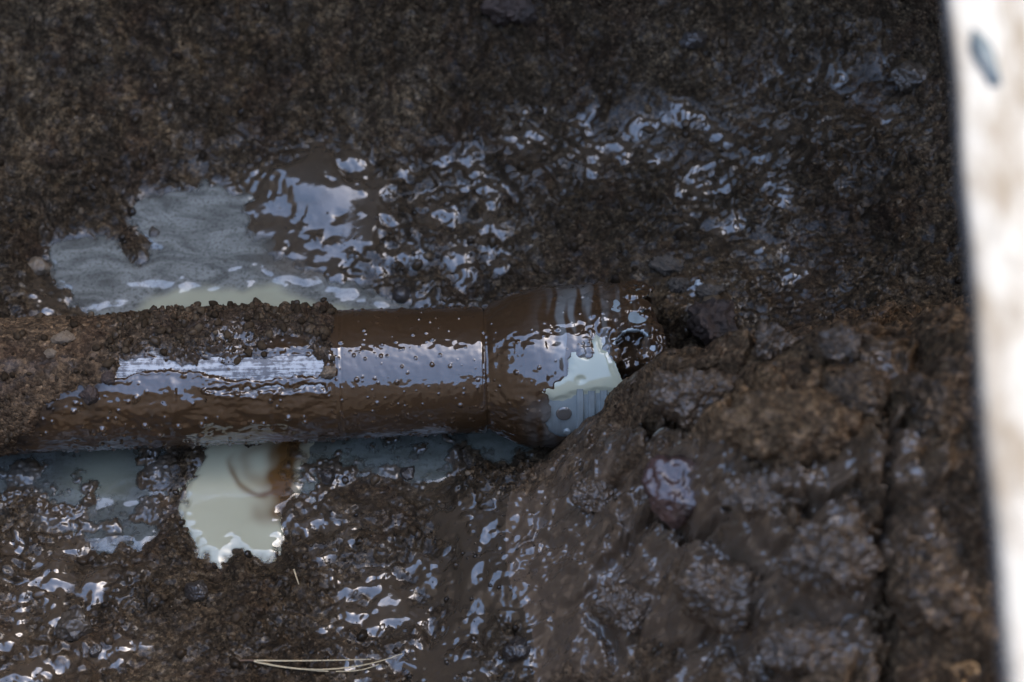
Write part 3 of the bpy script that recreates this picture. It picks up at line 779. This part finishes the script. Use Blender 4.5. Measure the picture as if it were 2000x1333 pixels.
# milky film caught on the socket
MILKP = [(1034, 776), (1046, 752), (1078, 742), (1102, 730), (1110, 714), (1098, 694), (1104, 660), (1114, 652), (1122, 668), (1130, 692), (1144, 698), (1148, 668), (1158, 652), (1168, 666), (1172, 686), (1188, 692), (1190, 720), (1200, 748), (1212, 772), (1160, 764), (1110, 773), (1070, 778)]
def film_r(u, p):
    r0 = np.interp(u, *SOCK); x = u * M_PER_PX; a = p * 0.07
    y = ypix(u, p, r0)
    wob = 6 * perlin(x * 60, a * 60, 143) + 2 * perlin(x * 200, a * 200, 144)
    sd = np.where(vis(p), poly_sd(u + wob, y + wob, MILKP), 99.)
    t = -2.4 + 3.9 * sstep(3, -12, sd) + 0.9 * fbm(x * 35, a * 35, 145, 2) - 3 * ell(u, y, 1125, 741, 8, 6)
    return r0 + t, {"keep": sd < 4, "tone": 0.85 + 0.15 * sstep(0, -10, sd), "brown": 0 * u}
film = shell("milky_film", pxspan(1020, 1215, 0.7), np.arange(-rad(40), rad(25), 0.6 / 60), film_r, M_FILM, socket)
film["label"] = "white milky film caught on the socket"

# crumbs of soil on the crust
def ico(sub):
    import bmesh
    bm = bmesh.new(); bmesh.ops.create_icosphere(bm, subdivisions=sub, radius=1.0)
    bm.verts.ensure_lookup_table()
    v = np.array([w.co[:] for w in bm.verts]); f = np.array([[w.index for w in q.verts] for q in bm.faces]); bm.free()
    return v, f
I1, I2 = ico(1), ico(2)
rng = np.random.default_rng(7)
def lumps(nm, base, count):
    out = []
    for k in range(count):
        v = base[0].copy(); v *= rng.uniform(.65, 1.15, 3)
        for _ in range(5):
            n_ = rng.normal(size=3); n_ /= np.linalg.norm(n_); d = rng.uniform(.45, .8)
            s = v @ n_; v = v - np.clip(s - d, 0, None)[:, None] * n_ * .85
        v = v * (1 + 0.08 * rng.normal(size=(len(v), 1)))
        out.append(v)
    return out
T1 = lumps("a", I1, 10); T2 = lumps("b", I2, 10)
def scatter(name, P, R, wetv, tint, mat, parent=None, big=0.0035):
    VV, FF, W, T = [], [], [], []; off = 0
    for tpl, fc, sel in ((T1, I1[1], R < big), (T2, I2[1], R >= big)):
        idx = np.nonzero(sel)[0]
        if len(idx) == 0: continue
        q = rng.normal(size=(len(idx), 4)); q /= np.linalg.norm(q, axis=1)[:, None]
        w, x, y, z = q.T
        Rm = np.stack([1 - 2 * (y * y + z * z), 2 * (x * y - z * w), 2 * (x * z + y * w), 2 * (x * y + z * w), 1 - 2 * (x * x + z * z), 2 * (y * z - x * w), 2 * (x * z - y * w), 2 * (y * z + x * w), 1 - 2 * (x * x + y * y)], -1).reshape(-1, 3, 3)
        tv = np.stack(tpl)[rng.integers(0, len(tpl), len(idx))]
        v = np.einsum('nij,nkj->nki', Rm, tv) * R[idx, None, None] + P[idx, None, :]
        nvt = v.shape[1]
        f = fc[None] + (np.arange(len(idx)) * nvt)[:, None, None] + off
        VV.append(v.reshape(-1, 3)); FF.append(f.reshape(-1, 3)); off += nvt * len(idx)
        W.append(np.repeat(wetv[idx], nvt)); T.append(np.repeat(tint[idx], nvt))
    me = mesh_from(name, np.vstack(VV), np.vstack(FF), {"wet": np.concatenate(W), "tint": np.concatenate(T)}, smooth=False)
    o = obj(name, me, mat)
    if parent is not None: child(o, parent)
    tag(o, kind="stuff")
    return o
# on the pipe
N = 9000
u = rng.uniform(-30, 660, N); p = rng.uniform(-rad(85), rad(95), N)
y = ypix(u, p, RB(u) + 4)
inside = crust_edge(u) - y + 12 * rng.normal(size=N) > 0
dens = np.where(u > 230, 0.8, 0.14)
lower = (~inside) & (rng.random(N) < 0.012) & (y > 750)
ks = (inside & (rng.random(N) < dens)) | lower
u, p, lower = u[ks], p[ks], lower[ks]
R = np.clip(0.0008 * rng.pareto(2.0, len(u)) + 0.00035, 0, 0.0046); R[lower] = np.clip(R[lower], 0, .0018)
rr = crust_r(u, p)[0]; rr = np.where(lower, RB(u) + 4, rr)
P = pipe_point(u, p, rr + 0.2 * R / M_PER_PX)
tint = np.clip(0.42 + 0.56 * rng.beta(2, 2.2, len(u)), 0, 1)
scatter("crumbs", P, R, np.clip(rng.normal(-.05, .2, len(u)), 0, 1), tint, M_CRUMB, pipe, 0.0022)
# on the ground
N = 46000
gx_ = rng.uniform(-0.52, 0.5, N); gy_ = rng.uniform(-0.36, 0.48, N)
gz_ = zat(gx_, gy_)
qx, qy = proj(gx_, gy_, gz_)
npz = bil(near_pool, X, Y, gx_, gy_); wz = bil(wet_s, X, Y, gx_, gy_); bz = bil(bankm, X, Y, gx_, gy_); fz = bil(filmness, X, Y, gx_, gy_)
pk = np.where(npz < 0.0, 0.03, 0.9) * (1 - 0.80 * fz) * (1 - 0.5 * bz)
pk = pk * sstep(-0.5, 0.45, fbm(gx_ * 22, gy_ * 22, 301, 3))
ks = (rng.random(N) < pk) & (ell(qx, qy, 600, 355, 110, 55) < .2)
gx_, gy_, gz_, wz, bz, npz = gx_[ks], gy_[ks], gz_[ks], wz[ks], bz[ks], npz[ks]
R = np.clip(0.0008 * rng.pareto(2.5, len(gx_)) + 0.0006, 0, 0.0060)
P = np.stack([gx_, gy_, gz_ + 0.15 * R], -1)
tint = np.clip(0.15 + 0.85 * rng.beta(2, 2.0, len(R)), 0, 1)
nearp = ell(*proj(gx_, gy_, gz_), 1345, 560, 110, 60)
tint = np.clip(tint + 0.35 * nearp, 0, 1); R = R * (1 + 0.9 * nearp * rng.random(len(R)))
tint = np.where(rng.random(len(R)) < 0.012, rng.uniform(.9, 1, len(R)), tint)
scatter("soil_crumbs", P, R, np.clip(wz * 0.9 + rng.normal(.1, .2, len(R)), 0, 1), tint, M_CRUMB)["label"] = "small loose soil crumbs and grit strewn over the trench floor"

# ------------------------------------------------------------------ single stones and clods
I5 = ico(5)
def rock(name, label, cat, P, r3, mat, seed, rough=0.18, cuts=7, group=None, ang=0.0, base=None, attrs=None):
    rg = np.random.default_rng(seed)
    base = base or I5
    v = base[0].copy()
    for _ in range(cuts):
        n_ = rg.normal(size=3); n_ /= np.linalg.norm(n_); d = rg.uniform(.55, .85)
        s = v @ n_; v = v - np.clip(s - d, 0, None)[:, None] * n_ * .9
    o = Vector((seed * 3.1, seed * 1.7, 0.3))
    r3 = np.array(r3); rm = float(r3.min()); nrm = v / np.linalg.norm(v, axis=1)[:, None]
    v = v * r3
    k = np.array([mnoise.fractal(Vector(w) * (1.5 / rm) + o, 0.55, 2.1, 7) for w in v])
    v = v + nrm * (rough * rm * k)[:, None]
    ca, sa = math.cos(ang), math.sin(ang)
    v = v @ np.array([[ca, sa, 0], [-sa, ca, 0], [0, 0, 1]])
    ob = obj(name, mesh_from(name, v, base[1], {q: np.full(len(v), w) for q, w in (attrs or {}).items()}), mat)
    ob.location = P
    return tag(ob, label, cat, group)
def ground_rock(name, label, cat, px, py, w, h, mat, seed, sink=0.25, rough=0.18, cuts=7, ang=0.0, group=None):
    p = hit(px, py)
    dep = (p - CAM) @ FWD
    s = K * dep
    rx, ry = w * s / 2, h * s / 2
    rz = min(rx, ry) * 0.85
    p = p + np.array([0, 0, rz * (0.5 - sink)])
    return rock(name, label, cat, p, (rx, ry * 1.02, rz), mat, seed, rough, cuts, group, ang)
ground_rock("stone", "tan stone at the left end of the grey puddle", "stone", 76, 524, 46, 40, M_TAN, 1)
ground_rock("stone", "brown wet rounded stone at bottom left of the trench floor", "stone", 150, 1228, 78, 72, M_BROWNSTONE, 2)
ground_rock("stone", "small dark pebble beside the brown wet stone at bottom left", "stone", 186, 1270, 26, 30, M_DARKSTONE, 3)
ground_rock("stone", "smooth reddish wet stone sticking out of the mud bank", "stone", 1312, 975, 150, 150, M_REDSTONE, 4, rough=.14, ang=.4, sink=.05, cuts=10)
ground_rock("stone", "dark rock cut by the top edge of the picture", "stone", 1000, 22, 140, 95, M_REDCLOD, 5, sink=.25, rough=.3)
ground_rock("stone", "shiny wet stone on the slope near the top", "stone", 1347, 80, 66, 44, M_DARKSTONE, 6)
ground_rock("stone", "dark brown wet rock beside the white board", "stone", 1778, 158, 84, 66, M_BROWNSTONE, 7)
ground_rock("stone", "brown pebble standing in the grey puddle", "stone", 303, 458, 28, 34, M_BROWNSTONE, 8)
ground_rock("stone", "black round pebble at the puddle edge behind the sleeve", "stone", 784, 578, 36, 36, M_DARKSTONE, 9, rough=.06, cuts=3)
ground_rock("stone", "larger pale grey stone behind the broken socket", "stone", 1302, 520, 66, 40, M_GREYSTONE, 10, rough=.36, cuts=4, sink=.4)
ground_rock("stone", "pale stone in front of the larger pale grey one", "stone", 1327, 556, 42, 36, M_GREYSTONE, 11, rough=.36, cuts=4, sink=.4)
ground_rock("stone", "grey brown flat stone right of the socket end", "stone", 1388, 570, 60, 34, M_GREYSTONE, 12, rough=.36, cuts=4, sink=.4)
ground_rock("stone", "tiny white chip beside the pale stones", "stone", 1364, 555, 15, 20, M_WHITE, 13, cuts=9)
ground_rock("clod", "reddish brown dry clod beside the broken socket end", "clod", 1395, 632, 105, 92, M_REDCLOD, 14, rough=.3)
ground_rock("stone", "dark wet pebble in the thin puddle under the sleeve", "stone", 640, 930, 34, 34, M_DARKSTONE, 15)
ground_rock("stone", "dark pebble at right end of the thin puddle", "stone", 795, 925, 34, 34, M_DARKSTONE, 16)
ground_rock("stone", "small dark stone at the foot of the bank right of the pine needles", "stone", 1010, 1270, 60, 50, M_DARKSTONE, 20)
ground_rock("stone", "dark pebble between cream puddle and pine needles", "stone", 385, 1060 + 95, 46, 44, M_DARKSTONE, 21)
def pipe_rock(name, label, u, y, w, h, mat, seed, lift=5):
    r0 = RB(u) + lift; ph = math.asin(np.clip((axis_y(u) - y) / r0, -1, 1))
    P = pipe_point(np.array(float(u)), np.array(ph), np.array(r0))
    s = M_PER_PX
    return rock(name, label, "clod", P, (w * s / 2, h * s / 2, h * s / 2 * .9), mat, seed, .2, 8)
I6 = ico(6)
def bank_clod(label, px, py, w, h, wetness, dryness, seed, sink=.45, rough=.30, ang=0.0):
    p = hit(px, py); sc = K * ((p - CAM) @ FWD)
    rx, ry = w * sc / 2, h * sc / 2; rz = min(rx, ry) * 0.8
    return rock("clod", label, "clod", p + np.array([0, 0, rz * (0.5 - sink)]), (rx, ry, rz), M_BANK, seed, rough, 4, None, ang, I6, {"wet": wetness, "dry": dryness})
bank_clod("pointed brown clod standing on the crest of the bank", 1505, 672, 90, 80, .45, 0, 52, sink=.1, rough=.36)
bank_clod("blunt brown clod on the bank crest nearer the board", 1640, 676, 90, 66, .4, 0, 53, sink=.2, rough=.36)
bank_clod("broad tan clod on top of the mud bank", 1530, 830, 300, 150, .0, .55, 41)
bank_clod("brown clod between broken socket and the broad tan clod", 1370, 775, 220, 130, .35, .05, 42, sink=.35)
bank_clod("brown clod right of the broad tan clod", 1660, 770, 150, 110, .15, .15, 43)
bank_clod("wet clod just below the broad tan clod", 1490, 960, 190, 90, .5, 0, 44)
bank_clod("large wet clod left of the long crevice in the bank", 1620, 1090, 190, 150, .4, 0, 45)
bank_clod("rounded wet clod below the reddish stone", 1410, 1160, 180, 150, .5, 0, 46)
bank_clod("wet clod at the bottom edge of the bank", 1580, 1265, 210, 130, .42, 0, 47)
bank_clod("brown clod beside the upper part of the bank and the white board", 1850, 800, 170, 190, .1, .1, 48, sink=.55)
bank_clod("large smooth brown clod against the lower part of the board", 1850, 1110, 220, 330, .15, .15, 49, sink=.9, rough=.2)
bank_clod("small wet clod left of the reddish stone", 1170, 965, 110, 75, .55, 0, 50)
bank_clod("wet clod low on the left slope of the bank", 1220, 1190, 130, 100, .55, 0, 51)
pipe_rock("clod", "broad pale tan clod stuck on the left of the pipe", 146, 662, 52, 30, M_CLOD, 31, 10)
pipe_rock("clod", "small pale tan clod below the broad one on the pipe", 127, 692, 30, 20, M_CLOD, 32, 9)
pipe_rock("clod", "small brown clod at the left edge of the smooth sleeve", 650, 728, 34, 26, M_CLOD, 33, 7)
pipe_rock("clod", "dark clod beside the left end of the shiny bare strip", 236, 738, 28, 26, M_REDCLOD, 34, 8)
pipe_rock("clod", "dark lump on the lower left flank of the pipe", 196, 770, 40, 36, M_REDCLOD, 35, 6)

# ------------------------------------------------------------------ pine needles
def tube(name, pts, r0, r1, mat, parent, ring_n=6):
    pts = np.array(pts); m = len(pts); VV = []
    for i in range(m):
        d = pts[min(i + 1, m - 1)] - pts[max(i - 1, 0)]; d /= np.linalg.norm(d)
        a = np.cross(d, [0, 0, 1.0]); a /= np.linalg.norm(a); b = np.cross(a, d)
        r = r0 + (r1 - r0) * (i / (m - 1)) ** 2
        for k in range(ring_n):
            t = 2 * math.pi * k / ring_n
            VV.append(pts[i] + r * (math.cos(t) * a + 0.6 * math.sin(t) * b))
    FF = [[i * ring_n + k, i * ring_n + (k + 1) % ring_n, (i + 1) * ring_n + (k + 1) % ring_n, (i + 1) * ring_n + k] for i in range(m - 1) for k in range(ring_n)]
    o = obj(name, mesh_from(name, np.array(VV), np.array(FF)), mat)
    return child(o, parent) if parent is not None else o
def needle_path(pp, lift0):
    xs = np.array([a for a, b in pp], float); ys = np.array([b for a, b in pp], float)
    t = np.linspace(0, 1, 26); tk = np.linspace(0, 1, len(pp))
    px = np.interp(t, tk, xs); py = np.polyval(np.polyfit(tk, ys, min(3, len(pp) - 1)), t)
    z = max(float(hit(a, b)[2]) for a, b in zip(px[::3], py[::3])) + lift0
    return at(px, py, np.full(len(px), z))
bundle = empty("pine_needle_bundle", tuple(float(c) for c in hit(490, 1291)))
tag(bundle, "three dry straw-coloured pine needles joined at one end on the mud", "pine needles")
tube("needle", needle_path([(492, 1290), (560, 1291), (650, 1290), (725, 1288)], .0006), .0008, .0004, M_NEEDLE, bundle)
tube("needle", needle_path([(492, 1291), (570, 1305), (640, 1308), (715, 1298), (786, 1277)], .0016), .0008, .0004, M_NEEDLE, bundle)
tube("needle", needle_path([(492, 1291), (540, 1300), (610, 1311), (690, 1310), (740, 1298)], .0002), .0007, .0004, M_NEEDLE, bundle)
tube("sheath", needle_path([(468, 1291), (480, 1290), (496, 1291)], .0012), .0011, .0010, M_SHEATH, bundle)
one = tube("pine_needle", needle_path([(574, 1112), (579, 1128), (584, 1142)], .003), .0007, .0004, M_NEEDLE, None)
tag(one, "short single dry needle on the soil below the cream puddle", "pine needle")

# ------------------------------------------------------------------ white board across the pit
BZ = 0.735
top = at(1853, 0, BZ); bot = at(1974, 1333, BZ)
dv = (bot - top) / np.linalg.norm(bot - top); side = np.array([-dv[1], dv[0], 0.0]); side *= np.sign(side[0])
far_p = top - dv * ((0.64 - top[1]) / -dv[1] if dv[1] else 0.7); near_p = bot + dv * ((bot[1] + 1.36) / -dv[1])
L = np.linalg.norm(near_p - far_p); WD = 0.23; TH = 0.021
s_ = np.linspace(0, 1, 260)
edge = 0.0016 * fbm(s_ * L * 9, s_ * 0, 201, 3)
prof = [(0.004, 0.0), (0.0008, -0.0012), (0.0, -0.005), (0.0, -TH + .004), (0.004, -TH), (WD - .004, -TH), (WD, -TH + .004), (WD, -.004), (WD - .004, 0.0)]
VV = []
tops = np.linspace(WD - .004, 0.004, 14)[1:-1]
full = prof + [(w, 0.0) for w in tops]
for t, e in zip(s_, edge):
    c = far_p + (near_p - far_p) * t
    for w, h in full:
        wob = e if w < WD / 2 else -e
        VV.append(c + side * (w + wob) + np.array([0, 0, h + 0.0006 * math.sin(37 * w + 9 * t)]))
m = len(full)
FF = [[i * m + k, i * m + (k + 1) % m, (i + 1) * m + (k + 1) % m, (i + 1) * m + k] for i in range(len(s_) - 1) for k in range(m)]
VV = np.array(VV); nE = len(VV)
caps = []
for base in (0, (len(s_) - 1) * m):
    c = VV[base:base + m].mean(0); VV = np.vstack([VV, c]); ci = len(VV) - 1
    for k in range(0, m): caps.append([ci, base + k, base + (k + 1) % m, ci])
bme = mesh_from("board", VV, np.array(FF))
caps3 = np.array([[a, b, c] for a, b, c, _ in caps])
board = empty("board", tuple(float(v) for v in (far_p + near_p) / 2))
tag(board, "sunlit whitish weathered board lying across the trench at the right", "board")
child(obj("plank_face", bme, M_BOARD), board)
child(obj("plank_end", mesh_from("plank_end", VV, caps3), M_BOARD), board)
# blue-grey paint mark, a thin flat daub
cm = at(1926, 112, BZ + 0.0015)
t = np.linspace(0, 2 * math.pi, 41)[:-1]
rx, ry = 0.0052, 0.0190
lx = rx * np.cos(t) * (1 + .15 * np.sin(3 * t)); ly = ry * np.sin(t) * (1 + .08 * np.sin(5 * t)); 
ca, sa = math.cos(rad(12)), math.sin(rad(12))
bx_ = cm[0] + lx * ca - ly * -sa * -1; by_ = cm[1] + lx * sa + ly * ca
bx_ = cm[0] + lx * ca - ly * sa * -1 * -1
Vb = np.vstack([np.column_stack([bx_, by_, np.full(40, cm[2])]), np.column_stack([bx_, by_, np.full(40, cm[2] - .0017)]), [[cm[0], cm[1], cm[2] + .0003]]])
Fb = np.array([[80, k, (k + 1) % 40] for k in range(40)] + [[k, k + 40, (k + 1) % 40] for k in range(40)] + [[(k + 1) % 40, k + 40, (k + 1) % 40 + 40] for k in range(40)])
child(obj("paint_mark", mesh_from("paint_mark", Vb, Fb), M_BLUEPAINT), board)["label"] = "blue grey paint mark"
print("tris", sum(len(o.data.polygons) * 2 for o in scene.objects if o.type == 'MESH'))
